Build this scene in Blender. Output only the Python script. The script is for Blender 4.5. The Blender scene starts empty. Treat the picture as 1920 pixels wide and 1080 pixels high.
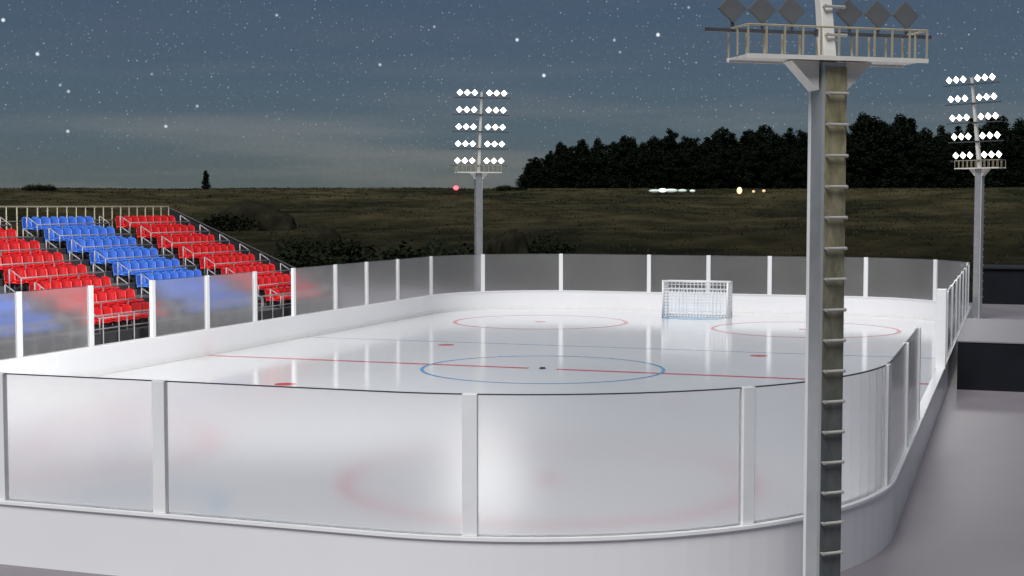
import bpy, math, random, bmesh
import numpy as np
from mathutils import Vector, Matrix, noise
random.seed(7); np.random.seed(7)
S=bpy.context.scene
COL=S.collection
# ------------------------------------------------------------ materials
def newmat(name):
    m=bpy.data.materials.new(name); m.use_nodes=True
    nt=m.node_tree; b=nt.nodes['Principled BSDF']
    return m,nt,b
def mat(name,col,rough=.5,metal=0,var=.12,scale=3.,bump=0.,bscale=40.,spec=None,coat=0):
    m,nt,b=newmat(name)
    tc=nt.nodes.new('ShaderNodeTexCoord'); n=nt.nodes.new('ShaderNodeTexNoise')
    n.inputs['Scale'].default_value=scale; n.inputs['Detail'].default_value=5
    nt.links.new(tc.outputs['Object'],n.inputs['Vector'])
    r=nt.nodes.new('ShaderNodeValToRGB')
    lo=[c*(1-var) for c in col]+[1]; hi=[min(1,c*(1+var)) for c in col]+[1]
    r.color_ramp.elements[0].position=.3; r.color_ramp.elements[1].position=.7
    r.color_ramp.elements[0].color=lo; r.color_ramp.elements[1].color=hi
    nt.links.new(n.outputs['Fac'],r.inputs['Fac']); nt.links.new(r.outputs['Color'],b.inputs['Base Color'])
    mr=nt.nodes.new('ShaderNodeMapRange'); mr.inputs['To Min'].default_value=max(0,rough-.06); mr.inputs['To Max'].default_value=min(1,rough+.06)
    nt.links.new(n.outputs['Fac'],mr.inputs['Value']); nt.links.new(mr.outputs['Result'],b.inputs['Roughness'])
    b.inputs['Metallic'].default_value=metal
    if spec is not None: b.inputs['Specular IOR Level'].default_value=spec
    if coat: b.inputs['Coat Weight'].default_value=coat; b.inputs['Coat Roughness'].default_value=.08
    if bump:
        n2=nt.nodes.new('ShaderNodeTexNoise'); n2.inputs['Scale'].default_value=bscale; n2.inputs['Detail'].default_value=4
        nt.links.new(tc.outputs['Object'],n2.inputs['Vector'])
        bp=nt.nodes.new('ShaderNodeBump'); bp.inputs['Strength'].default_value=bump; bp.inputs['Distance'].default_value=.02
        nt.links.new(n2.outputs['Fac'],bp.inputs['Height']); nt.links.new(bp.outputs['Normal'],b.inputs['Normal'])
    return m
def emis(name,col,st):
    m,nt,b=newmat(name)
    b.inputs['Base Color'].default_value=(*[c*.8 for c in col],1)
    b.inputs['Emission Color'].default_value=(*col,1); b.inputs['Emission Strength'].default_value=st
    return m
M_board=mat('white_board_plastic',(.84,.84,.85),.24,var=.015,scale=.6)
M_cap=mat('white_cap_plastic',(.88,.88,.88),.3,var=.02)
M_post=mat('white_painted_post',(.85,.86,.86),.3,var=.03)
M_metal=mat('galvanised_metal',(.50,.49,.45),.4,.3,var=.12,scale=5,bump=.15,bscale=60)
M_tower=mat('painted_tower_steel',(.48,.50,.51),.22,.55,var=.08,scale=2.2,bump=.06,bscale=30)
M_edge=mat('white_edge_highlight',(.88,.88,.87),.3,var=.03)
def platemat():  # speckled olive-to-grey gradient: surroundings reflected in the column face, painted as colour
    m,nt,b=newmat('painted_reflection')
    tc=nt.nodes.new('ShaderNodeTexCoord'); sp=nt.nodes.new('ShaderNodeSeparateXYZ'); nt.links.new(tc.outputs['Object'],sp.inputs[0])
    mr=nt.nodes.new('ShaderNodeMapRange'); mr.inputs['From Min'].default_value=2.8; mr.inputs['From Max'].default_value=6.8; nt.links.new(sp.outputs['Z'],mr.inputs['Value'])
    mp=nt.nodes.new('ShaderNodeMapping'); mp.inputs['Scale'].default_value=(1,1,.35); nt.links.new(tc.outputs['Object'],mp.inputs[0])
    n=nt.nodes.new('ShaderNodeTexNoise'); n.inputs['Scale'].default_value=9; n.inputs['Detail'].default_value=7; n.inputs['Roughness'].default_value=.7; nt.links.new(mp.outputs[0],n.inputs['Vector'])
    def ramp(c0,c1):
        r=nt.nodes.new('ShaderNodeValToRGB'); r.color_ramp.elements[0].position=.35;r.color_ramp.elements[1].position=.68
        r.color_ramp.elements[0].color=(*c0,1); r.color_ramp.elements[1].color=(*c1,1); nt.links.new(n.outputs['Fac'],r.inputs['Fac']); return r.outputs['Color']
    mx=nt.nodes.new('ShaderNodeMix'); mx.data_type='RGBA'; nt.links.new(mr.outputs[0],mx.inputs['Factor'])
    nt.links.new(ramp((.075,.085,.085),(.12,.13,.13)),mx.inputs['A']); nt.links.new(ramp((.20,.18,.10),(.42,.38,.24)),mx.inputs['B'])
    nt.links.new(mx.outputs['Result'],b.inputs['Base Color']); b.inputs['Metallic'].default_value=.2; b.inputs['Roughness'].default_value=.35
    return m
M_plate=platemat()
M_white=mat('white_paint_metal',(.78,.76,.70),.35,.1,var=.06)
M_goal=mat('white_goal_paint',(.84,.84,.84),.35,var=.03)
M_dark=mat('grey_lamp_housing',(.10,.105,.11),.5,.1,var=.1)
M_bar=mat('dark_steel_bar',(.12,.125,.13),.45,.6)
M_lens=emis('lit_lamp_lens',(1,.98,.95),4.0)
M_red=mat('red_seat_plastic',(.80,.014,.018),.35,var=.12,scale=1.2)
M_blue=mat('blue_seat_plastic',(.07,.23,.84),.35,var=.12,scale=1.2)
M_concrete=mat('stand_dark_concrete',(.06,.06,.065),.8,var=.2,scale=2,bump=.2)
M_black=mat('black_panel',(.012,.012,.016),.55,var=.2)
M_rail=mat('steel_rail',(.42,.42,.42),.4,.3,var=.1)
M_cream=mat('cream_rail',(.52,.46,.32),.45,.3,var=.12)
M_net=mat('white_net_cord',(.92,.92,.92),.7,var=.03)
M_navy=mat('dark_navy_wall',(.009,.010,.014),.6,var=.2,scale=1,spec=.15)
M_grey=mat('grey_deck',(.24,.23,.245),.6,var=.06,scale=.7,spec=.15)
M_bark=mat('bark',(.05,.04,.03),.9,var=.3,scale=6,bump=.5)
M_red_paint=mat('red_ice_paint',(.74,.05,.06),.12,var=.06,scale=2)
M_blue_paint=mat('blue_ice_paint',(.12,.38,.68),.12,var=.06,scale=2)
M_black_rub=mat('black_rubber',(.015,.015,.015),.5)
M_trim=mat('dark_edge_trim',(.05,.055,.06),.4)
def icemat():
    m,nt,b=newmat('ice')
    tc=nt.nodes.new('ShaderNodeTexCoord')
    n=nt.nodes.new('ShaderNodeTexNoise'); n.inputs['Scale'].default_value=.22; n.inputs['Detail'].default_value=6
    nt.links.new(tc.outputs['Object'],n.inputs['Vector'])
    r=nt.nodes.new('ShaderNodeValToRGB')
    r.color_ramp.elements[0].position=.3; r.color_ramp.elements[1].position=.72
    r.color_ramp.elements[0].color=(.79,.79,.805,1); r.color_ramp.elements[1].color=(.84,.84,.85,1)
    nt.links.new(n.outputs['Fac'],r.inputs['Fac']); nt.links.new(r.outputs['Color'],b.inputs['Base Color'])
    mp=nt.nodes.new('ShaderNodeMapping'); mp.inputs['Scale'].default_value=(3,.4,1); mp.inputs['Rotation'].default_value=(0,0,.5)
    nt.links.new(tc.outputs['Object'],mp.inputs['Vector'])
    n2=nt.nodes.new('ShaderNodeTexNoise'); n2.inputs['Scale'].default_value=1.5; n2.inputs['Detail'].default_value=8
    nt.links.new(mp.outputs['Vector'],n2.inputs['Vector'])
    mr=nt.nodes.new('ShaderNodeMapRange'); mr.inputs['To Min'].default_value=.08; mr.inputs['To Max'].default_value=.13
    nt.links.new(n2.outputs['Fac'],mr.inputs['Value']); nt.links.new(mr.outputs['Result'],b.inputs['Roughness'])
    b.inputs['IOR'].default_value=1.75
    return m
M_ice=icemat()
def glassmat():
    m=bpy.data.materials.new('frosted_acrylic'); m.use_nodes=True; nt=m.node_tree
    nt.nodes.clear(); out=nt.nodes.new('ShaderNodeOutputMaterial')
    g=nt.nodes.new('ShaderNodeBsdfGlass'); g.distribution='GGX'; g.inputs['IOR'].default_value=1.35
    g.inputs['Color'].default_value=(1,1,1,1); g.inputs['Roughness'].default_value=.2
    t=nt.nodes.new('ShaderNodeBsdfDiffuse'); t.inputs['Color'].default_value=(.93,.93,.94,1)
    tc=nt.nodes.new('ShaderNodeTexCoord'); n=nt.nodes.new('ShaderNodeTexNoise'); n.inputs['Scale'].default_value=.5
    nt.links.new(tc.outputs['Object'],n.inputs['Vector'])
    mr=nt.nodes.new('ShaderNodeMapRange'); mr.inputs['To Min'].default_value=.06; mr.inputs['To Max'].default_value=.10
    nt.links.new(n.outputs['Fac'],mr.inputs['Value'])
    mx=nt.nodes.new('ShaderNodeMixShader'); nt.links.new(mr.outputs['Result'],mx.inputs['Fac'])
    nt.links.new(g.outputs[0],mx.inputs[1]); nt.links.new(t.outputs[0],mx.inputs[2]); nt.links.new(mx.outputs[0],out.inputs['Surface'])
    return m
M_glass=glassmat()
# ------------------------------------------------------------ mesh builder
class MB:
    def __init__(s): s.v=[];s.f=[];s.m=[]
    def add(s,vs,fs,mi=0):
        o=len(s.v); s.v+= [tuple(v) for v in vs]; s.f+=[tuple(i+o for i in f) for f in fs]; s.m+=[mi]*len(fs)
    def box(s,c,sz,R=None,mi=0):
        R=R or Matrix.Identity(3); c=Vector(c); hx,hy,hz=[q/2 for q in sz]
        vs=[c+R@Vector((x*hx,y*hy,z*hz)) for z in(-1,1) for y in(-1,1) for x in(-1,1)]
        s.add(vs,[(0,2,3,1),(4,5,7,6),(0,1,5,4),(2,6,7,3),(0,4,6,2),(1,3,7,5)],mi)
    def cyl(s,p0,p1,r0,r1=None,n=8,mi=0):
        r1=r0 if r1 is None else r1; p0=Vector(p0);p1=Vector(p1); d=(p1-p0).normalized()
        a=d.orthogonal().normalized(); b=d.cross(a)
        vs=[p+ (a*math.cos(2*math.pi*i/n)+b*math.sin(2*math.pi*i/n))*r for p,r in((p0,r0),(p1,r1)) for i in range(n)]
        fs=[(i,(i+1)%n,n+(i+1)%n,n+i) for i in range(n)]+[tuple(range(n-1,-1,-1)),tuple(range(n,2*n))]
        s.add(vs,fs,mi)
    def prism(s,poly,z0,z1,mi=0,poly2=None):
        n=len(poly); q=poly2 or poly
        vs=[(x,y,z0) for x,y in poly]+[(x,y,z1) for x,y in q]
        s.add(vs,[(i,(i+1)%n,n+(i+1)%n,n+i) for i in range(n)]+[tuple(range(n-1,-1,-1)),tuple(range(n,2*n))],mi)
    def build(s,name,mats,parent=None,loc=(0,0,0),smooth=False,bevel=0):
        me=bpy.data.meshes.new(name); me.from_pydata(s.v,[],s.f)
        if not isinstance(mats,(list,tuple)): mats=[mats]
        for m in mats: me.materials.append(m)
        me.polygons.foreach_set('material_index',s.m)
        if smooth: me.polygons.foreach_set('use_smooth',[True]*len(me.polygons))
        me.update()
        o=bpy.data.objects.new(name,me); COL.objects.link(o); o.location=loc
        if parent: o.parent=parent
        if bevel:
            b=o.modifiers.new('b','BEVEL'); b.width=bevel; b.segments=2; b.limit_method='ANGLE'
        return o
def empty(name,loc,label,cat,group=None,rot=0):
    e=bpy.data.objects.new(name,None); COL.objects.link(e); e.location=loc; e.rotation_euler=(0,0,rot)
    e.empty_display_size=.3
    e['label']=label; e['category']=cat
    if group: e['group']=group
    return e
def tag(o,label,cat,group=None):
    o['label']=label;o['category']=cat
    if group:o['group']=group
def copytree(src,loc,rot=None,scale=None):
    new=src.copy(); COL.objects.link(new); new.location=loc
    if rot is not None: new.rotation_euler=(0,0,rot)
    if scale is not None: new.scale=scale
    def rec(a,b):
        for ch in list(a.children):
            c=ch.copy(); COL.objects.link(c); c.parent=b; rec(ch,c)
    rec(src,new); return new
# ------------------------------------------------------------ rink path
W,L,R=14.35,30.43,7.0; HB,HT=1.09,3.24
def perim():
    pts=[];cs=[(W-R,L-R,0),(-(W-R),L-R,90),(-(W-R),-(L-R),180),(W-R,-(L-R),270)]
    for cx,cy,a in cs:
        for k in range(0,91,3):
            t=math.radians(a+k); pts.append((cx+R*math.cos(t),cy+R*math.sin(t),math.cos(t),math.sin(t)))
    return pts
base=perim(); dense=[]
for i in range(len(base)):
    a=base[i];b=base[(i+1)%len(base)]; d=math.hypot(b[0]-a[0],b[1]-a[1]); n=max(1,int(d/.35))
    for k in range(n):
        t=k/n; dense.append(tuple(a[j]*(1-t)+b[j]*t for j in range(4)))
ND=len(dense)
def nearest(x,y): return min(range(ND),key=lambda i:(dense[i][0]-x)**2+(dense[i][1]-y)**2)
def sweep(mb,idx,o0,o1,z0,z1,closed=False,mi=0):
    vs=[];fs=[];n=len(idx)
    for i in idx:
        x,y,nx,ny=dense[i]
        for o,z in((o0,z0),(o1,z0),(o1,z1),(o0,z1)): vs.append((x+nx*o,y+ny*o,z))
    for k in range(n if closed else n-1):
        a=4*k;b=4*((k+1)%n)
        for j in range(4): fs.append((a+j,b+j,b+(j+1)%4,a+(j+1)%4))
    if not closed: fs+=[(0,1,2,3),(4*n-1,4*n-2,4*n-3,4*n-4)]
    mb.add(vs,fs,mi)
barrier=empty('rink_boards',(0,0,0),'white dasher boards with frosted glass panels around the ice','rink boards')
mb=MB(); sweep(mb,range(ND),.0,.16,.0,HB-.05,True); mb.build('board_wall',M_board,barrier,smooth=False)
mb=MB(); sweep(mb,range(ND),-.03,.20,HB-.05,HB,True); mb.build('cap_rail',M_cap,barrier)
mb=MB(); sweep(mb,range(ND),-.012,-.001,.024,.2,True); mb.build('kick_plate',mat('pale_kick_plate',(.80,.80,.79),.35,var=.03),barrier)
ly=[-19.0,-15.2,-11.37,-7.59,-3.87,.10,3.91,7.64,11.68,15.49,19.3,23.7]
ry=[-24.2,-20,-15.9,-4.6,-1.25,2.55,6.35,10.15,13.95,17.75,21.6,24.6]
posts=[]
for y in ry: posts.append((W,y))
posts+=[(12.65,28.05),(8.8,L),(3.5,L),(0,L),(-3.35,L),(-8.8,L),(-12.75,28.0)]
for y in ly[::-1]: posts.append((-W,y))
posts+=[(-W,-23.7),(-12.65,-28.05),(-8.8,-L),(-3.5,-L),(.25,-L),(3.45,-L),(8.75,-L),(12.55,-28.1)]
pi=[nearest(*p) for p in posts]
for p,i in zip(posts,pi):
    x,y,nx,ny=dense[i]; Rm=Matrix(((nx,-ny,0),(ny,nx,0),(0,0,1)))
    gate=p==(W,-4.6); hh=HT+.02-HB+(.28 if gate else 0)
    mb=MB(); mb.box((0,0,hh/2),(.30 if gate else .13,.235,hh),Rm)
    mb.build('post',M_post,barrier,(x+nx*.085,y+ny*.085,HB+.001),bevel=.012)
for k in range(len(pi)):
    a=pi[k];b=pi[(k+1)%len(pi)]
    pa=posts[k]
    if pa in((W,-15.9),(-W,-3.87),(-W,7.64)): continue
    n=(b-a)%ND
    idx=[(a+j)%ND for j in range(n+1)]
    mb=MB(); sweep(mb,idx,.07,.10,HB+.002,HT)
    sweep(mb,idx,.066,.104,HT+.001,HT+.018,mi=1)
    mb.build('glass_panel',[M_glass,M_trim],barrier)
# ------------------------------------------------------------ ice with markings
mb=MB()
poly=[(x,y) for x,y,nx,ny in dense]
mb.add([(x,y,.02) for x,y in poly],[tuple(range(len(poly)))],0)
z1=.024;z2=.028
def rect(x0,x1,y0,y1,z,mi): mb.add([(x0,y0,z),(x1,y0,z),(x1,y1,z),(x0,y1,z)],[(0,1,2,3)],mi)
def ring(cx,cy,r0,r1,z,mi,a0=0,a1=360):
    n=96;vs=[];fs=[]
    for k in range(n+1):
        t=math.radians(a0+(a1-a0)*k/n)
        vs+=[(cx+r0*math.cos(t),cy+r0*math.sin(t),z),(cx+r1*math.cos(t),cy+r1*math.sin(t),z)]
    for k in range(n): fs.append((2*k,2*k+1,2*k+3,2*k+2))
    mb.add(vs,fs,mi)
def disc(cx,cy,r,z,mi,n=48,a0=0,a1=360,ky=1):
    full=(a1-a0)==360
    vs=[(cx+r*math.cos(math.radians(a0+(a1-a0)*k/n)),cy+ky*r*math.sin(math.radians(a0+(a1-a0)*k/n)),z) for k in range(n if full else n+1)]
    mb.add(vs,[tuple(range(len(vs)))],mi)
rect(-W+.05,-.55,-.15,.15,z1,1); rect(.55,W-.05,-.15,.15,z1,1)
for s in(-1,1): rect(-W+.05,W-.05,s*8.6-.06,s*8.6+.06,z1,2)
ring(0,0,4.43,4.56,z2,2); disc(0,0,.17,z1,2)
for sx in(-1,1):
    for sy in(-1,1):
        ring(sx*6.86,sy*20.5,4.41,4.59,z1,1); disc(sx*6.86,sy*20.5,.30,z1,1)
        disc(sx*6.83,sy*7.3,.37,z1,1)
disc(.1,25.85,1.75,z1,3,48,180,360,.75)
ring(0,-25.85,1.5,1.62,z1,3,0,180)
M_crease=mat('pale_blue_crease',(.05,.36,.70),.15,var=.05)
ice=mb.build('ice_surface',[M_ice,M_red_paint,M_blue_paint,M_crease]); ice['kind']='structure'
mb=MB(); mb.cyl((0,0,0),(0,0,.05),.10,.10,24); puck=mb.build('hockey_puck',M_black_rub,None,(0,0,.029),bevel=.006)
tag(puck,'black rubber puck on the centre spot of the ice','puck')
# ------------------------------------------------------------ goal
def goal(loc,rot,t):
    e=empty('hockey_goal',loc,'white framed goal with square netting standing on the ice','goal',None,rot)
    w,h,d=1.78,1.96,1.25
    mb=MB(); r=.055
    for x in(-w,w):
        mb.cyl((x,0,0),(x,0,h),r); mb.cyl((x,d,0),(x,d,h),r*.7)
        mb.cyl((x,0,r),(x,d,r),r*.7); mb.cyl((x,0,h-.03),(x,d,h-.03),r*.7)
    mb.cyl((-w-.04,0,h),(w+.04,0,h),r); mb.cyl((-w,d,h-.03),(w,d,h-.03),r*.7); mb.cyl((-w,d,r),(w,d,r),r*.7)
    mb.cyl((-w,.0,h-.42),(w,.0,h-.42),r*.5)
    for x in (-w/2,0,w/2): mb.cyl((x,0,h-.03),(x,d,h-.03),.02)
    mb.build('frame',M_goal,e,smooth=True)
    mb=MB()
    def grid(o,u,v,lu,lv,sag,g=.125,t=t):
        o=Vector(o);u=Vector(u);v=Vector(v);nrm=u.cross(v)
        nu=int(round(lu/g)); nv=int(round(lv/g))
        def P(a,b): 
            return o+u*a+v*b+nrm*sag*math.sin(math.pi*a/lu)*math.sin(math.pi*b/lv)
        for i in range(1,nu):
            for j in range(0,nv,2):
                mb.cyl(P(lu*i/nu,lv*j/nv),P(lu*i/nu,lv*min(nv,j+2)/nv),t/2,n=4)
        for j in range(1,nv):
            for i in range(0,nu,3):
                mb.cyl(P(lu*i/nu,lv*j/nv),P(lu*min(nu,i+3)/nu,lv*j/nv),t/2,n=4)
    grid((-w,d,.04),(1,0,0),(0,0,1),2*w,h-.07,-.10,.21,.055)
    grid((-w,.06,.04),(1,0,0),(0,0,1),2*w,h-.46,-.05,.17,.06)
    grid((-w,0,h-.03),(1,0,0),(0,1,0),2*w,d,-.05,.2)
    grid((-w,0,.04),(0,1,0),(0,0,1),d,h-.07,-.04,.17); grid((w,0,.04),(0,1,0),(0,0,1),d,h-.07,.04,.17)
    mb.build('net',M_net,e)
    return e
goal((.20,25.9,.03),0,.055)
# ------------------------------------------------------------ light towers
def tower(loc,rot):
    e=empty('light_tower',loc,'tall steel floodlight tower with ladder rungs and railed platform','light tower','floodlight towers around the rink',rot)
    ca=math.radians(6); s=.19; c=.03
    def sq(s): return [(x*math.cos(ca)-y*math.sin(ca),x*math.sin(ca)+y*math.cos(ca)) for x,y in[(-s,-s+c),(-s+c,-s),(s-c,-s),(s,-s+c),(s,s-c),(s-c,s),(-s+c,s),(-s,s-c)]]
    mb=MB(); mb.prism(sq(s),.05,8.06); mb.prism(sq(s+.12),0,.05)
    mb.build('column',M_tower,e)
    n=Vector((math.sin(ca),-math.cos(ca),0)); tt=Vector((math.cos(ca),math.sin(ca),0))
    Rm=Matrix((tt,n,Vector((0,0,1)))).transposed()
    mb=MB(); mb.box(n*(s+.006)+tt*.01+Vector((0,0,4.05)),(.345,.012,7.9),Rm); mb.build('reflection_plate',M_plate,e)  # plate added on the rung face to carry the painted reflection
    mb=MB(); mb.box(-tt*(s+.004)-n*(s-.05)+Vector((0,0,4.05)),(.010,.055,7.9),Rm); mb.build('edge_highlight',M_edge,e)  # added strip: bright highlight of the column chamfer painted in white
    def addrung(pos,src=[None]):
        if src[0] is None:
            mb=MB()
            for sd in(-1,1):
                mb.cyl(tt*sd*.15,tt*sd*.15+n*.06,.014,n=8)
                mb.cyl(tt*sd*.15+n*.046,tt*sd*.15+n*.076,.026,n=10)
            mb.cyl(-tt*.165+n*.06,tt*.165+n*.06,.022,n=10)
            src[0]=mb.build('ladder_rung',M_metal,e,pos,smooth=False)
        else:
            o=src[0].copy(); COL.objects.link(o); o.parent=e; o.location=pos
    z=.35
    while z<8.0:
        addrung(n*(s+.014)+tt*.0+Vector((0,0,z))); z+=.428
    lean=.17
    z=8.45
    while z<12.7:
        addrung(Vector((.09,lean*(z-8.0)-.085,z))); z+=.4
    mb=MB(); a=.095
    m0=Vector((0,0,8.07)); m1=Vector((0,lean*4.85,12.85)); vs=[]
    for p,q in((m0,a),(m1,a*.6)):
        for x,y in((-1,-1),(1,-1),(1,1),(-1,1)): vs.append(p+Vector((x*q,y*q,0)))
    mb.add(vs,[(0,1,5,4),(1,2,6,5),(2,3,7,6),(3,0,4,7),(3,2,1,0),(4,5,6,7)])
    mb.build('mast',M_white,e,bevel=.01)
    mb=MB(); mb.box((0,0,8.11),(2.72,.62,.03)); mb.box((0,-.322,8.10),(2.76,.03,.06)); mb.box((0,.322,8.10),(2.76,.03,.06))
    mb.build('platform',M_white,e)
    for sx in(-1,1):
        mb=MB()
        for yy in(-.12,.12):
            vs=[(sx*.2,yy-.012,8.08),(sx*.60,yy-.012,8.08),(sx*.2,yy-.012,7.68),(sx*.2,yy+.012,8.08),(sx*.60,yy+.012,8.08),(sx*.2,yy+.012,7.68)]
            f=[(0,1,2),(5,4,3),(0,3,4,1),(1,4,5,2),(2,5,3,0)]
            if sx>0: f=[q[::-1] for q in f]
            mb.add(vs,f)
        mb.box((sx*.41,0,7.88),(.56,.27,.02),Matrix.Rotation(-sx*math.radians(45),3,'Y'))
        mb.build('bracket',M_white,e)
    mb=MB()
    for yy in(-.32,.32):
        mb.cyl((-1.37,yy,8.52),(1.37,yy,8.52),.014,n=6)
        for k in range(11):
            x=-1.36+k*.272; mb.box((x,yy,8.33),(.025,.02,.38))
    for xx in(-1.37,1.37):
        mb.cyl((xx,-.32,8.52),(xx,.32,8.52),.014,n=6); mb.box((xx,0,8.33),(.02,.025,.38))
    mb.build('railing',M_cream,e)
    lamp0=None
    tilt=Matrix.Rotation(math.radians(-12),3,'X')
    for r in range(5):
        zb=8.50+r*1.0; yb=lean*(zb-8.0)+.13
        mb=MB(); mb.box((0,0,0),(3.5,.05,.05)); mb.box((0,-.06,0),(.22,.10,.10))
        for k in(-3,-2,-1,1,2,3): mb.box((k*.45,0,.06),(.022,.022,.12))
        mb.build('crossbar',M_bar,e,(0,yb,zb))
        for k in(-3,-2,-1,1,2,3):
            pos=(k*.45,yb+.02,zb+.30)
            if lamp0 is None:
                mb=MB(); R45=tilt@Matrix.Rotation(math.radians(45),3,'Y')
                mb.box((0,0,0),(.30,.04,.30),R45)
                mb.box((0,-.01,-.21),(.05,.03,.08))
                lamp0=mb.build('lamp',M_dark,e,pos,bevel=.006)
                mb=MB(); mb.box(R45@Vector((0,.027,0)),(.27,.012,.27),R45)
                lens0=mb.build('lens',M_lens,lamp0)
            else:
                l=lamp0.copy(); COL.objects.link(l); l.parent=e; l.location=pos
                q=lens0.copy(); COL.objects.link(q); q.parent=l
    return e
t0=tower((14.0,-29.9,0),math.radians(35))
t0['label']='grey steel floodlight tower seen from behind with ladder rungs'
t1=copytree(t0,(-14.0,30.2,0),math.radians(215)); t1['label']='tall floodlight tower with rows of lit lamps beside grass'
t2=copytree(t0,(14.7,30.0,0),math.radians(145)); t2['label']='tall leaning floodlight mast with lit lamps beside woodland'
def spot(loc,target,p,size=95,rad=1.2):
    l=bpy.data.lights.new('floodlight_beam','SPOT'); l.energy=p; l.spot_size=math.radians(size); l.spot_blend=.8; l.shadow_soft_size=rad
    l.color=(1,.985,.97)
    o=bpy.data.objects.new('floodlight_beam',l); COL.objects.link(o); o.location=loc
    o.rotation_euler=(Vector(target)-Vector(loc)).to_track_quat('-Z','Y').to_euler()
spot((13.2,-28.6,11.2),(-21,2,2),40000,58)
spot((-13.1,28.8,10.4),(0,0,0),330,110,2.6)
spot((14.0,28.6,11.2),(-3,0,0),3000)
# ------------------------------------------------------------ grandstand
sx0,sdx,sz0,sdz=-24.6,1.17,5.53,.486
stand=empty('grandstand',(-20,0,0),'dark stepped grandstand beside the ice rink','grandstand')
def SL(o): o.location=Vector(o.location)-Vector((-20,0,0))
Y0,Y1=-13.2,14.6
mb=MB()
for k in range(8):
    zt=sz0-.83-k*sdz; x1=sx0+k*sdx+.72; x0=x1-sdx
    if k==0: x0-=.5
    mb.box(((x0+x1)/2,(Y0+Y1)/2,zt/2),(x1-x0-.002,Y1-Y0,zt))
o=mb.build('tier',M_concrete,stand); SL(o)
M_step=mat('step_grey',(.14,.14,.14),.7)
for ya in(-6.0,.98,8.0):
    mb=MB()
    for k in range(7):
        zt=sz0-.83-(k+1)*sdz; x1=sx0+k*sdx+.72
        mb.box((x1+.2,ya,zt+sdz/4),(.39,1.5,sdz/2))
        mb.box((x1+.595,ya,zt+.006),(1.17,1.5,.012))
    o=mb.build('aisle_stair',M_step,stand); SL(o)
mb=MB()
xa,xb=sx0-1.0,sx0+7*sdx+.75
za,zb=6.0,6.0-.415*(xb-xa)
yy=Y1+.07
vs=[(xa,yy-.06,0),(xb,yy-.06,0),(xb,yy-.06,zb-.12),(xa,yy-.06,za-.12)]
vs+=[(x,yy+.06,z) for x,_,z in vs]
mb.add(vs,[(0,1,2,3),(7,6,5,4),(0,4,5,1),(1,5,6,2),(2,6,7,3),(3,7,4,0)])
for k in range(9):
    t=k/8; x=xa+(xb-xa)*t; z=za+(zb-za)*t; mb.cyl((x,yy,z-.3),(x,yy,z),.03,n=6)
mb.cyl((xa,yy,za),(xb,yy,zb),.05,n=6)
o=mb.build('side_wall',M_black,stand); SL(o)
mb=MB(); mb.box((sx0-.99,(Y0+Y1)/2,2.35),(.1,Y1-Y0,4.7)); o=mb.build('back_wall',M_black,stand); SL(o)
mb=MB(); X=sx0-.93
for k in range(40):
    y=Y0+(Y1-Y0)*k/39; mb.cyl((X,y,4.7),(X,y,6.05),.035,n=6)
mb.cyl((X,Y0,6.05),(X,Y1,6.05),.04,n=6); mb.cyl((X,Y0,5.4),(X,Y1,5.4),.02,n=6)
o=mb.build('back_railing',M_cream,stand); SL(o)
mb=MB(); X=xb+.1
for k in range(29):
    y=Y0+(Y1-Y0)*k/28; mb.cyl((X,y,0),(X,y,2.0),.025,n=6)
mb.cyl((X,Y0,2.0),(X,Y1,2.0),.03,n=6); mb.cyl((X,Y0,1.5),(X,Y1,1.5),.02,n=6)
o=mb.build('front_railing',M_rail,stand); SL(o)
def seatmesh(m,name):
    mb=MB(); SW=.60
    nu,nv=6,5; vs=[];fs=[]
    def bp(u,v,th):
        y=(u-.5)*SW*(1-.08*max(0,v-.7)/.3); z=.30+.60*v - .07*abs(2*u-1)**3*(v>.8)
        x=-.20-.08*v+.05*(2*u-1)**2+th
        return (x,y,z)
    for th in(0,-.045):
        for j in range(nv+1):
            for i in range(nu+1): vs.append(bp(i/nu,j/nv,th))
    n1=(nu+1)*(nv+1)
    for j in range(nv):
        for i in range(nu):
            a=j*(nu+1)+i; fs.append((a,a+1,a+nu+2,a+nu+1)); fs.append((n1+a+nu+1,n1+a+nu+2,n1+a+1,n1+a))
    for i in range(nu):
        a=nv*(nu+1)+i; fs.append((a,a+1,n1+a+1,n1+a)); a=i; fs.append((a+1,a,n1+a,n1+a+1))
    for j in range(nv):
        a=j*(nu+1); b=a+nu+1; fs.append((b,a,n1+a,n1+b)); a+=nu;b+=nu; fs.append((a,b,n1+b,n1+a))
    mb.add(vs,fs,0)
    vs=[];fs=[]
    for th in(0,-.09):
        for j in range(5):
            for i in range(7):
                u=i/6;v=j/4; x=-.2+.48*v; y=(u-.5)*SW*(1-.05*v); z=.42+.04*(2*u-1)**2-.03*math.sin(math.pi*v)+.02*v+th-(.04 if j==4 else 0)
                vs.append((x,y,z))
    for j in range(4):
        for i in range(6):
            a=j*7+i; fs.append((a+7,a+8,a+1,a)); fs.append((35+a,35+a+1,35+a+8,35+a+7))
    for i in range(6): fs.append((28+i,28+i+1,63+i+1,63+i))
    for j in range(4):
        a=j*7;b=a+7; fs.append((a,b,35+b,35+a)); a+=6;b+=6; fs.append((b,a,35+a,35+b))
    mb.add(vs,fs,0)
    mb.box((0,0,.16),(.06,.05,.32),mi=1); mb.box((-.03,0,.315),(.3,.05,.04),mi=1); mb.box((0,0,.012),(.16,.16,.024),mi=1)
    return mb.build(name,[m,M_bar],bevel=0,smooth=True)
red=seatmesh(M_red,'stadium_seat'); blue=seatmesh(M_blue,'stadium_seat')
blocks=[(-12.1,blue),(-5.1,red),(1.93,blue),(8.9,red)]
firstr={}
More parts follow.
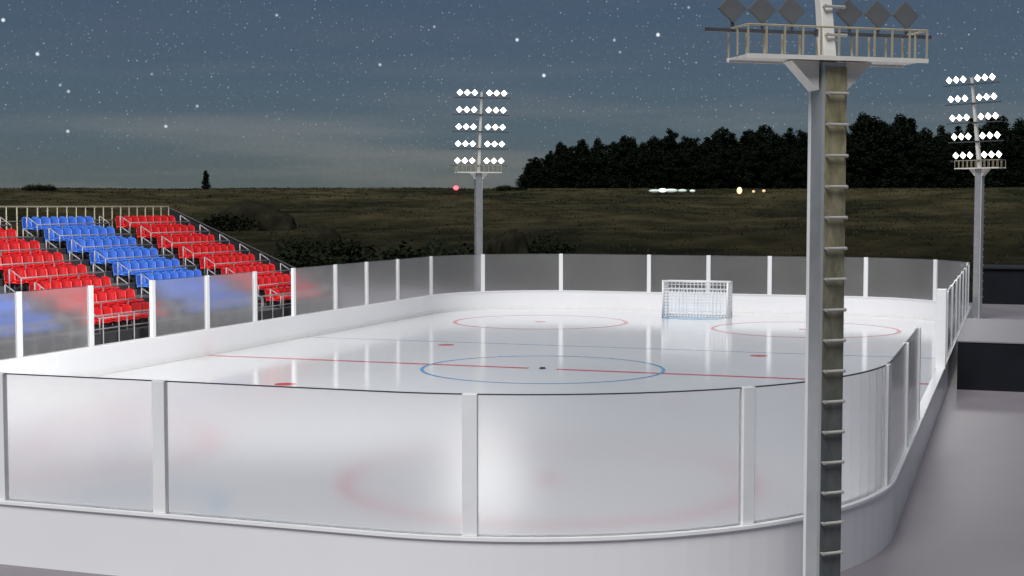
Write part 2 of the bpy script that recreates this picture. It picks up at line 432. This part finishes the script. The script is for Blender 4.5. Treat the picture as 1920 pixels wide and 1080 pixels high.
for k in range(8):
    zt=sz0-.83-k*sdz
    for bi,(y0,src) in enumerate(blocks):
        for j in range(8):
            loc=(sx0+k*sdx,y0+.32+j*.648,zt+.003)
            if id(src) not in firstr: o=src; firstr[id(src)]=1
            else: o=src.copy(); COL.objects.link(o)
            o.location=loc
            tag(o,('red' if src is red else 'blue')+' plastic seat bolted on the stepped grandstand','seat','seats in the grandstand')
rail0=None
for k in range(8):
    zt=sz0-.83-k*sdz
    for y0,_ in blocks:
        loc=(sx0+k*sdx+.62,y0,zt+.003)
        if rail0 is None:
            mb=MB()
            for yy in(-.05,1.7,3.5,5.25): mb.cyl((0,yy,0),(0,yy,.56),.026,n=6)
            mb.cyl((0,-.05,.56),(0,5.25,.56),.03,n=6)
            for yy in(-.05,5.25): mb.cyl((0,yy,.56),(-.55,yy,.90),.026,n=6); mb.cyl((-.55,yy,0),(-.55,yy,.90),.026,n=6)
            o=rail0=mb.build('row_railing',M_rail,None,loc,smooth=True)
        else: o=rail0.copy(); COL.objects.link(o); o.location=loc
        tag(o,'grey tubular railing in front of a row of seats','railing','railings between seat rows')
# ------------------------------------------------------------ benches and dark walls
e=empty('bench_enclosure',(16.9,4,0),'low dark team enclosure with grey top beside boards','bench enclosure')
mb=MB(); mb.box((0,0,.79),(4.2,10,1.58)); mb.build('wall',M_navy,e,bevel=.01)
mb=MB(); mb.box((0,0,1.606),(4.26,10.06,.05)); mb.build('deck',M_grey,e,bevel=.008)
e=empty('dark_shed',(23,45,0),'long low dark shed at the edge of the grass','shed')
mb=MB(); mb.box((0,0,1.1),(16.6,4,2.2)); mb.build('wall',M_navy,e)
mb=MB(); mb.box((0,0,2.25),(16.9,4.3,.1)); mb.build('roof',M_black,e)
# ------------------------------------------------------------ terrain
def hgt(x,y):
    r=math.hypot(x*.95,y)
    t=max(0,min(1,(r-70)/(265-70))); h=10.0*(t*t*(3-2*t)*.55+t*.45)
    n=noise.noise(Vector((x*.012,y*.012,0)))*1.3+noise.noise(Vector((x*.035,y*.035,3)))*1.2+noise.noise(Vector((x*.09,y*.09,7)))*.5+noise.noise(Vector((x*.3,y*.3,17)))*.08
    h+=n*min(1,max(0,(r-65)/60))*(1. if r<215 else max(.25,1-(r-215)/50))
    if r>275: h-=min(5,(r-275)*.02)
    return h
rs=[0,30,55]+list(np.linspace(62,300,200))+[320,350,400,500,700,1000,1600,2600,4500]
na=640; vs=[(0,0,-.01)];fs=[]
for r in rs[1:]:
    for k in range(na):
        a=2*math.pi*k/na; x=r*math.cos(a);y=r*math.sin(a); vs.append((x,y,hgt(x,y)-.012))
for k in range(na): fs.append((0,1+k,1+(k+1)%na))
for j in range(len(rs)-2):
    for k in range(na):
        a=1+j*na+k;b=1+j*na+(k+1)%na; fs.append((a,a+na,b+na,b))
mb=MB(); mb.add(vs,fs)
def grassmat():
    m,nt,b=newmat('dry_grass')
    tc=nt.nodes.new('ShaderNodeTexCoord')
    def N(sc,det=8,ro=.6):
        n=nt.nodes.new('ShaderNodeTexNoise'); n.inputs['Scale'].default_value=sc; n.inputs['Detail'].default_value=det; n.inputs['Roughness'].default_value=ro
        nt.links.new(tc.outputs['Object'],n.inputs['Vector']); return n
    def mul(A,B):
        mx=nt.nodes.new('ShaderNodeMix'); mx.data_type='RGBA'; mx.blend_type='MULTIPLY'; mx.inputs['Factor'].default_value=1
        nt.links.new(A,mx.inputs['A']); nt.links.new(B,mx.inputs['B']); return mx.outputs['Result']
    a=N(.045,5,.55); c=N(.18,6,.58)
    r1=nt.nodes.new('ShaderNodeValToRGB'); e=r1.color_ramp.elements
    e[0].position=.38;e[0].color=(.016,.018,.009,1); e[1].position=.64;e[1].color=(.060,.053,.027,1)
    q=e.new(.5); q.color=(.038,.035,.017,1)
    nt.links.new(a.outputs['Fac'],r1.inputs['Fac'])
    r2=nt.nodes.new('ShaderNodeValToRGB'); r2.color_ramp.elements[0].position=.36; r2.color_ramp.elements[0].color=(.65,.65,.65,1); r2.color_ramp.elements[1].position=.68;r2.color_ramp.elements[1].color=(1.25,1.22,1.18,1)
    nt.links.new(c.outputs['Fac'],r2.inputs['Fac'])
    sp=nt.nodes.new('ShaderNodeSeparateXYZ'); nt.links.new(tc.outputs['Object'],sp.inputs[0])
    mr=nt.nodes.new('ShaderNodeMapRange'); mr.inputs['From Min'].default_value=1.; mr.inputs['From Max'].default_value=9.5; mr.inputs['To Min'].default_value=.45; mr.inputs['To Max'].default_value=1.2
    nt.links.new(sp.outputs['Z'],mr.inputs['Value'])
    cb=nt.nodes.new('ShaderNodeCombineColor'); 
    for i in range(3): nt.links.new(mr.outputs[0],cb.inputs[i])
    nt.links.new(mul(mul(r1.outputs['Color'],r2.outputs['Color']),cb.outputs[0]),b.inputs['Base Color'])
    b.inputs['Roughness'].default_value=.95; b.inputs['Specular IOR Level'].default_value=.05
    bp=nt.nodes.new('ShaderNodeBump'); bp.inputs['Strength'].default_value=.45; bp.inputs['Distance'].default_value=.5
    nt.links.new(c.outputs['Fac'],bp.inputs['Height']); nt.links.new(bp.outputs['Normal'],b.inputs['Normal'])
    return m
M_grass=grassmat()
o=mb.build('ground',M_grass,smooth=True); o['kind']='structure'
mb=MB(); mb.add([(-34,-75,.0),(60,-75,.0),(60,44,.0),(-34,44,.0)],[(0,1,2,3)])
M_apron=mat('grey_apron',(.225,.205,.225),.5,var=.08,scale=.35,bump=.04,bscale=25,spec=.2)
o=mb.build('pavement',M_apron); o['kind']='structure'
def leafmat(name,c0,c1):
    m,nt,b=newmat(name)
    oi=nt.nodes.new('ShaderNodeNewGeometry')
    r=nt.nodes.new('ShaderNodeValToRGB'); r.color_ramp.elements[0].color=(*c0,1); r.color_ramp.elements[1].color=(*c1,1)
    nt.links.new(oi.outputs['Random Per Island'],r.inputs['Fac']); nt.links.new(r.outputs['Color'],b.inputs['Base Color'])
    b.inputs['Roughness'].default_value=.8; b.inputs['Specular IOR Level'].default_value=.1
    return m
M_tuft=leafmat('grass_blades',(.026,.025,.012),(.040,.036,.019))
M_leaf=leafmat('tree_leaves',(.005,.009,.005),(.008,.015,.007))
M_shrub=leafmat('shrub_leaves',(.007,.011,.005),(.013,.018,.008))
N=10000
ang=np.radians(np.random.uniform(68,150,N)); rr=np.sqrt(np.random.uniform(64**2,275**2,N))
vs=[];fs=[]
for a,r in zip(ang,rr):
    x=r*math.cos(a);y=r*math.sin(a)
    if -34<x<60 and y<44: continue
    z=hgt(x,y)-.05
    for q in range(5):
        t=random.uniform(0,6.28); w=random.uniform(.03,.08)*(1+r/200); h=random.uniform(.12,.32); dx=random.uniform(-.7,.7);dy=random.uniform(-.7,.7)
        o0=len(vs); lx=random.uniform(-.25,.25); ly_=random.uniform(-.25,.25)
        vs+=[(x+dx-w*math.cos(t),y+dy-w*math.sin(t),z),(x+dx+w*math.cos(t),y+dy+w*math.sin(t),z),(x+dx+lx,y+dy+ly_,z+h)]
        fs.append((o0,o0+1,o0+2))
mb=MB(); mb.add(vs,fs); o=mb.build('grass',M_tuft); o['kind']='stuff'
# ------------------------------------------------------------ trees
def treemesh(seed,conif):
    rnd=random.Random(seed); H=10.
    mt=MB(); p=Vector((0,0,-.5)); 
    segs=6; pts=[p]
    for k in range(segs): p=p+Vector((rnd.uniform(-.15,.15),rnd.uniform(-.15,.15),H*.9/segs)); pts.append(p)
    for k in range(segs): mt.cyl(pts[k],pts[k+1],.22*(1-k/segs)+.03,.22*(1-(k+1)/segs)+.03,n=7)
    vs=[];fs=[]
    def clump(c,rad,n,ls):
        for _ in range(n):
            d=Vector((rnd.gauss(0,1),rnd.gauss(0,1),rnd.gauss(0,.85))).normalized()*rad*rnd.random()**.4
            q=c+d; q.z=max(.05,q.z); u=Vector((rnd.gauss(0,1),rnd.gauss(0,1),rnd.gauss(0,.6))).normalized(); v=u.orthogonal().normalized()
            v=Matrix.Rotation(rnd.uniform(0,6.28),3,u)@v; s=ls*rnd.uniform(.6,1.3); o0=len(vs)
            vs.extend([q-u*s*.6,q+v*s*.35,q+u*s*.6,q-v*s*.35]); fs.append((o0,o0+1,o0+2,o0+3))
    nb=54
    for k in range(nb):
        t=(k+rnd.random())/nb; z=.4+t*(H-.9)
        if conif: rad=2.3*(1-t)**.65*(.85+.15*math.sin(t*9))+.1
        else: rad=2.4*math.sin(math.pi*min(1,(t*.82+.16)))**.75
        a=rnd.uniform(0,6.28); rr_=rad*rnd.uniform(.35,1.0)
        c=Vector((rr_*math.cos(a),rr_*math.sin(a),z+rnd.uniform(-.3,.3)))
        pz=pts[min(segs,max(0,int((z-.3)/H*segs)))]
        if k%2==0: mt.cyl(Vector((pz.x,pz.y,max(.3,z-.6))),c,.06,.015,n=4)
        sz=(1-.45*t)
        clump(c,rnd.uniform(.6,1.1)*sz,66,.28*(.7+.3*sz))
        if t<.85: clump(Vector((c.x*.4,c.y*.4,c.z)),.9,30,.42)
    mc=MB(); mc.add(vs,fs)
    return mt,mc
var=[]
for i in range(7):
    e=empty('woodland_tree',(0,0,0),'dark leafy tree at the edge of a wood','tree','trees of the dark wood')
    mt,mc=treemesh(20+i,i%2==0)
    mt.build('trunk',M_bark,e); mc.build('crown',M_leaf,e); var.append(e)
prof=[(-.09,3.6),(-.05,6.2),(-.03,7.8),(0,9.6),(.04,11.6),(.07,12.4),(.10,11.8),(.17,13.9),(.22,13.0),(.26,14.2),(.31,12.9),(.36,16.6),(.40,14.0),(.44,15.6),(.49,15.9),(.53,13.6),(.60,15.2),(.65,18),(.72,18.8),(.79,14.8),(.86,15.2),(.92,19.5),(1.0,16.5),(1.15,17)]
def ph(t):
    for (a,b),(c,d) in zip(prof,prof[1:]):
        if a<=t<=c: return b+(d-b)*(t-a)/(c-a)
    return prof[-1][1]
used=set(); A=Vector((-82.5,253.5,0)); B=Vector((23,291,0)); nrm=Vector((-.33,.94,0))
for row,(off,n) in enumerate([(0,48),(5,40),(9,34),(15,26)]):
    for k in range(-5,n+6):
        t=(k+random.uniform(-.4,.4)+.35*row)/n
        if t<-.05 or t>1.12: continue
        if row>1 and t<-.03: continue
        p=A+(B-A)*t+nrm*(off+random.uniform(-1.5,1.5))
        if row==0: h=ph(t)*random.uniform(.55,.82); wsc=random.uniform(1.2,1.6)
        elif row==1: h=ph(t)*random.uniform(.80,.98); wsc=random.uniform(1.15,1.45)
        else: h=ph(t)*random.uniform(.84,1.06); wsc=random.uniform(.95,1.2)
        if t<.02: wsc*=1.35
        vi=random.randrange(7); src=var[vi]; s=h/10.2
        sc=(s*wsc,s*wsc,s)
        loc=(p.x,p.y,hgt(p.x,p.y)-.3)
        if vi not in used: used.add(vi); o=src; o.location=loc; o.rotation_euler=(0,0,random.uniform(0,6.28)); o.scale=sc
        else: o=copytree(src,loc,random.uniform(0,6.28),sc)
def shrub(seed,nc,flat):
    rnd=random.Random(seed); vs=[];fs=[]
    mt=MB()
    for _ in range(nc):
        a=rnd.uniform(0,6.28); r=rnd.random()**.6*1.0; c=Vector((r*math.cos(a),r*math.sin(a),(.20+rnd.random()*.6*(1-r*.6))*flat))
        mt.cyl((0,0,-.1),c,.03,.01,n=4)
        for _ in range(60):
            d=Vector((rnd.gauss(0,1),rnd.gauss(0,1),rnd.gauss(0,.7))).normalized()*.36*rnd.random()**.4
            q=c+d; q.z=max(0,q.z); u=Vector((rnd.gauss(0,1),rnd.gauss(0,1),rnd.gauss(0,1))).normalized(); v=u.orthogonal().normalized(); s=.09*rnd.uniform(.6,1.3); o0=len(vs)
            vs.extend([q-u*s*.7,q+v*s*.45,q+u*s*.7,q-v*s*.45]); fs.append((o0,o0+1,o0+2,o0+3))
    mc=MB(); mc.add(vs,fs); return mt,mc
sv=[]
for i in range(3):
    e=empty('shrub',(0,0,0),'dark low shrub in the dry grass field','shrub','shrubs in the field')
    mt,mc=shrub(50+i,30,1.0); mt.build('stem',M_bark,e); mc.build('foliage',M_shrub,e); sv.append(e)
CX,CY=16.5,-50.24
def polar(dx,D):
    b=math.radians(19.41-dx); return CX-D*math.sin(b), CY+D*math.cos(b)
sh=[(-18.5,300,4,2.),(-18.0,302,3,1.6),(-.3,296,4,1.6),(.3,298,3,1.3),(-3.2,122,9,4.2),(-2.0,118,6,3.4),(-4.4,124,9,3.8),(-5.6,128,7,2.6),(-11.3,190,7,3.0),(-8.0,148,6,2.8),(-6.6,150,5,1.8),(-8.8,130,8,2.6),(-6.9,126,6,2.0),(1.2,152,6,2.2),(.1,120,5,2.)]
used=set()
for i,(dx,D,s,h) in enumerate(sh):
    x,y=polar(dx,D); vi=i%3; sc=(s*.5,s*.5,h*.9); loc=(x,y,hgt(x,y)-.1)
    if vi not in used: used.add(vi); o=sv[vi]; o.location=loc; o.scale=sc
    else: copytree(sv[vi],loc,random.uniform(0,6),sc)
x,y=polar(-12.1,295); o=copytree(var[0],(x,y,hgt(x,y)-.2),1.,(.55,.55,.42)); o['label']='small lone conifer on the grassy skyline'; o.name='conifer_tree'; del o['group']
bm=bmesh.new(); bmesh.ops.create_icosphere(bm,subdivisions=4,radius=1)
for v in bm.verts:
    n=noise.noise(v.co*1.3)*.3+noise.noise(v.co*4)*.08; v.co*=1+n; v.co.z*=.5
me=bpy.data.meshes.new('boulder'); bm.to_mesh(me); me.materials.append(mat('mossy_rock',(.016,.015,.009),.9,var=.5,scale=3,bump=.6,bscale=8,spec=.1)); 
me.polygons.foreach_set('use_smooth',[True]*len(me.polygons))
for i,(dx,D,s) in enumerate([(-10.2,200,(5.2,3,8.)),(-9.3,198,(3,2,5.)),(-7.5,150,(2.4,2,6.)),(.1,150,(1.9,1.5,5.4)),(-.7,152,(1.2,1.5,3.6))]):
    x,y=polar(dx,D); o=bpy.data.objects.new('boulder',me); COL.objects.link(o); o.location=(x,y,hgt(x,y)-.1); o.scale=s; o.rotation_euler=(0,0,math.radians(19)+i*.15)
    tag(o,'dark mossy boulder sunk in the dry grass','boulder','boulders in the field')
def dlight(dx,D,col,st,r,h,label,sc=(1,1,.8)):
    x,y=polar(dx,D); z=hgt(x,y)
    e=empty('distant_lamp',(x,y,z),label,'lamp','small lit lamps near the wood')
    mb=MB(); mb.cyl((0,0,-.3),(0,0,h),.06,.04,n=6); mb.build('pole',M_bar,e)
    bm=bmesh.new(); bmesh.ops.create_icosphere(bm,subdivisions=2,radius=r); me=bpy.data.meshes.new('globe'); bm.to_mesh(me); me.materials.append(emis('globe_glow_%d'%int(D*10+dx*10),col,st))
    for p in me.polygons:p.use_smooth=True
    o=bpy.data.objects.new('globe',me); COL.objects.link(o); o.parent=e; o.location=(0,0,h+r*.8); o.scale=sc
dlight(-2.25,268,(1,.05,.07),6,.50,1.1,'small lamp glowing red on the grassy ridge')
for dx,st,r,sx in((5.7,.3,.35,3.2),(6.02,1.3,.48,1.8),(6.35,.45,.40,3.2),(6.8,.35,.33,2.6),(7.2,.5,.3,1.8)): dlight(dx,272,(.85,1,.9),st,r,.5,'small lamp glowing greenish white by the wood',(sx,sx,.8))
dlight(9.05,272,(1,.72,.40),1.5,.5,.6,'small lamp glowing orange by the wood',(1,1,1.3))
for dx,st,r in((9.6,.7,.3),(10.0,.8,.32)): dlight(dx,272,(1,.65,.35),st,r,.4,'small lamp glowing orange by the wood')
# ------------------------------------------------------------ world
w=bpy.data.worlds.new('World'); S.world=w; w.use_nodes=True; nt=w.node_tree; nd=nt.nodes; lk=nt.links
bg=nd['Background']; tc=nd.new('ShaderNodeTexCoord'); G=tc.outputs['Generated']
sep=nd.new('ShaderNodeSeparateXYZ'); lk.new(G,sep.inputs[0])
ramp=nd.new('ShaderNodeValToRGB'); lk.new(sep.outputs['Z'],ramp.inputs['Fac'])
E=ramp.color_ramp.elements
E[0].position=0; E[0].color=(.100,.120,.118,1); E[1].position=1; E[1].color=(.06,.075,.10,1)
for p,c in[(.02,(.098,.124,.130)),(.05,(.090,.128,.155)),(.09,(.076,.115,.160)),(.14,(.063,.100,.155)),(.3,(.065,.09,.13))]:
    q=E.new(p); q.color=(*c,1)
def math_(op,a,b=None,c=None,clamp=False):
    n=nd.new('ShaderNodeMath'); n.operation=op; n.use_clamp=clamp
    for i,x in enumerate((a,b,c)):
        if x is None: continue
        if isinstance(x,(int,float)): n.inputs[i].default_value=x
        else: lk.new(x,n.inputs[i])
    return n.outputs[0]
def addc(a,b):
    m=nd.new('ShaderNodeMix'); m.data_type='RGBA'; m.blend_type='ADD'; m.inputs['Factor'].default_value=1; lk.new(a,m.inputs['A']); lk.new(b,m.inputs['B']); return m.outputs['Result']
def scalec(col,fac):
    n=nd.new('ShaderNodeVectorMath'); n.operation='SCALE'
    if isinstance(col,tuple): n.inputs[0].default_value=col
    else: lk.new(col,n.inputs[0])
    lk.new(fac,n.inputs['Scale']); return n.outputs[0]
mp=nd.new('ShaderNodeMapping'); mp.inputs['Scale'].default_value=(1.6,1.6,17); mp.inputs['Location'].default_value=(.3,.2,.1); lk.new(G,mp.inputs['Vector'])
cn=nd.new('ShaderNodeTexNoise'); cn.inputs['Scale'].default_value=2.2; cn.inputs['Detail'].default_value=5; cn.inputs['Roughness'].default_value=.5; lk.new(mp.outputs[0],cn.inputs['Vector'])
cf=nd.new('ShaderNodeMapRange'); cf.interpolation_type='SMOOTHSTEP'; cf.inputs['From Min'].default_value=.42; cf.inputs['From Max'].default_value=.72; lk.new(cn.outputs['Fac'],cf.inputs['Value'])
zf=nd.new('ShaderNodeMapRange'); zf.inputs['From Min'].default_value=.03; zf.inputs['From Max'].default_value=.12; zf.inputs['To Min'].default_value=1; zf.inputs['To Max'].default_value=.12; lk.new(sep.outputs['Z'],zf.inputs['Value'])
cl=math_('MULTIPLY',cf.outputs[0],zf.outputs[0])
col=addc(ramp.outputs['Color'],scalec((.070,.052,.036),cl))
def stars(scale,r,br,gate):
    global col
    v=nd.new('ShaderNodeTexVoronoi'); v.inputs['Scale'].default_value=scale; lk.new(G,v.inputs['Vector'])
    s=nd.new('ShaderNodeSeparateColor'); lk.new(v.outputs['Color'],s.inputs[0])
    rad=math_('MULTIPLY_ADD',s.outputs[0],r*.7,r*.3)
    f=math_('SUBTRACT',1.0,math_('DIVIDE',v.outputs['Distance'],rad),clamp=True)
    cn2=nd.new('ShaderNodeTexNoise'); cn2.inputs['Scale'].default_value=7; lk.new(G,cn2.inputs['Vector'])
    g2=math_('MULTIPLY_ADD',cn2.outputs['Fac'],-1.3,gate+.65)
    f=math_('MULTIPLY',f,math_('GREATER_THAN',s.outputs[1],g2))
    f=math_('MULTIPLY',math_('MULTIPLY',f,math_('POWER',s.outputs[2],2.)),br)
    zz=nd.new('ShaderNodeMapRange'); zz.inputs['From Min'].default_value=.01; zz.inputs['From Max'].default_value=.08; lk.new(sep.outputs['Z'],zz.inputs['Value'])
    f=math_('MULTIPLY',f,zz.outputs[0])
    col=addc(col,scalec((.9,.96,1.0),f))
stars(420,.30,.50,.1); stars(230,.17,.6,.2); stars(120,.09,.7,.4)
bs=[(-19.5,6.95,1),(-18.3,5.74,.9),(-17.2,4.37,.6),(-17.25,2.86,.7),(-13.6,3.1,.7),(-17.5,4.6,.4),(.2,6.6,.9),(1.27,5.2,1.),(5.8,6.76,1.1),(4.07,6.57,.5),(-5.26,5.6,.6),(-9.3,7.46,.5),(7.,7.8,.4),(-14.1,5.1,.3),(-12.4,3.9,.5),(4.3,6.1,.35),(-3.1,7.1,.4)]
for dx,el,b in bs:
    a=math.radians(19.41-dx); e_=math.radians(el); d=(-math.sin(a)*math.cos(e_),math.cos(a)*math.cos(e_),math.sin(e_))
    n=nd.new('ShaderNodeVectorMath'); n.operation='DISTANCE'; lk.new(G,n.inputs[0]); n.inputs[1].default_value=d
    f=math_('SUBTRACT',1.0,math_('DIVIDE',n.outputs['Value'],.0010+.0006*b),clamp=True)
    f=math_('MULTIPLY',f,1.2*b)
    col=addc(col,scalec((.92,.97,1.0),f))
fn=nd.new('ShaderNodeTexNoise'); fn.inputs['Scale'].default_value=350; fn.inputs['Detail'].default_value=2; lk.new(G,fn.inputs['Vector'])
col=scalec(col,math_('MULTIPLY_ADD',fn.outputs['Fac'],.16,.92))
lk.new(col,bg.inputs['Color']); bg.inputs['Strength'].default_value=1.0
l=bpy.data.lights.new('sun','SUN'); l.energy=3.05; l.angle=math.radians(30); l.color=(1,.985,.98)
o=bpy.data.objects.new('sun',l); COL.objects.link(o)
o.rotation_euler=Vector((.05,.58,-.81)).to_track_quat('-Z','Y').to_euler()
# ------------------------------------------------------------ camera
c=bpy.data.cameras.new('camera'); c.lens=50.07; c.sensor_width=36; c.clip_end=9000; c.clip_start=.1
o=bpy.data.objects.new('camera',c); COL.objects.link(o); o.location=(16.499,-50.24,6.072)
o.rotation_euler=(math.radians(90-3.286),0,math.radians(19.414))
S.camera=o
S.view_settings.view_transform='Standard'; S.view_settings.look='None'; S.view_settings.exposure=0
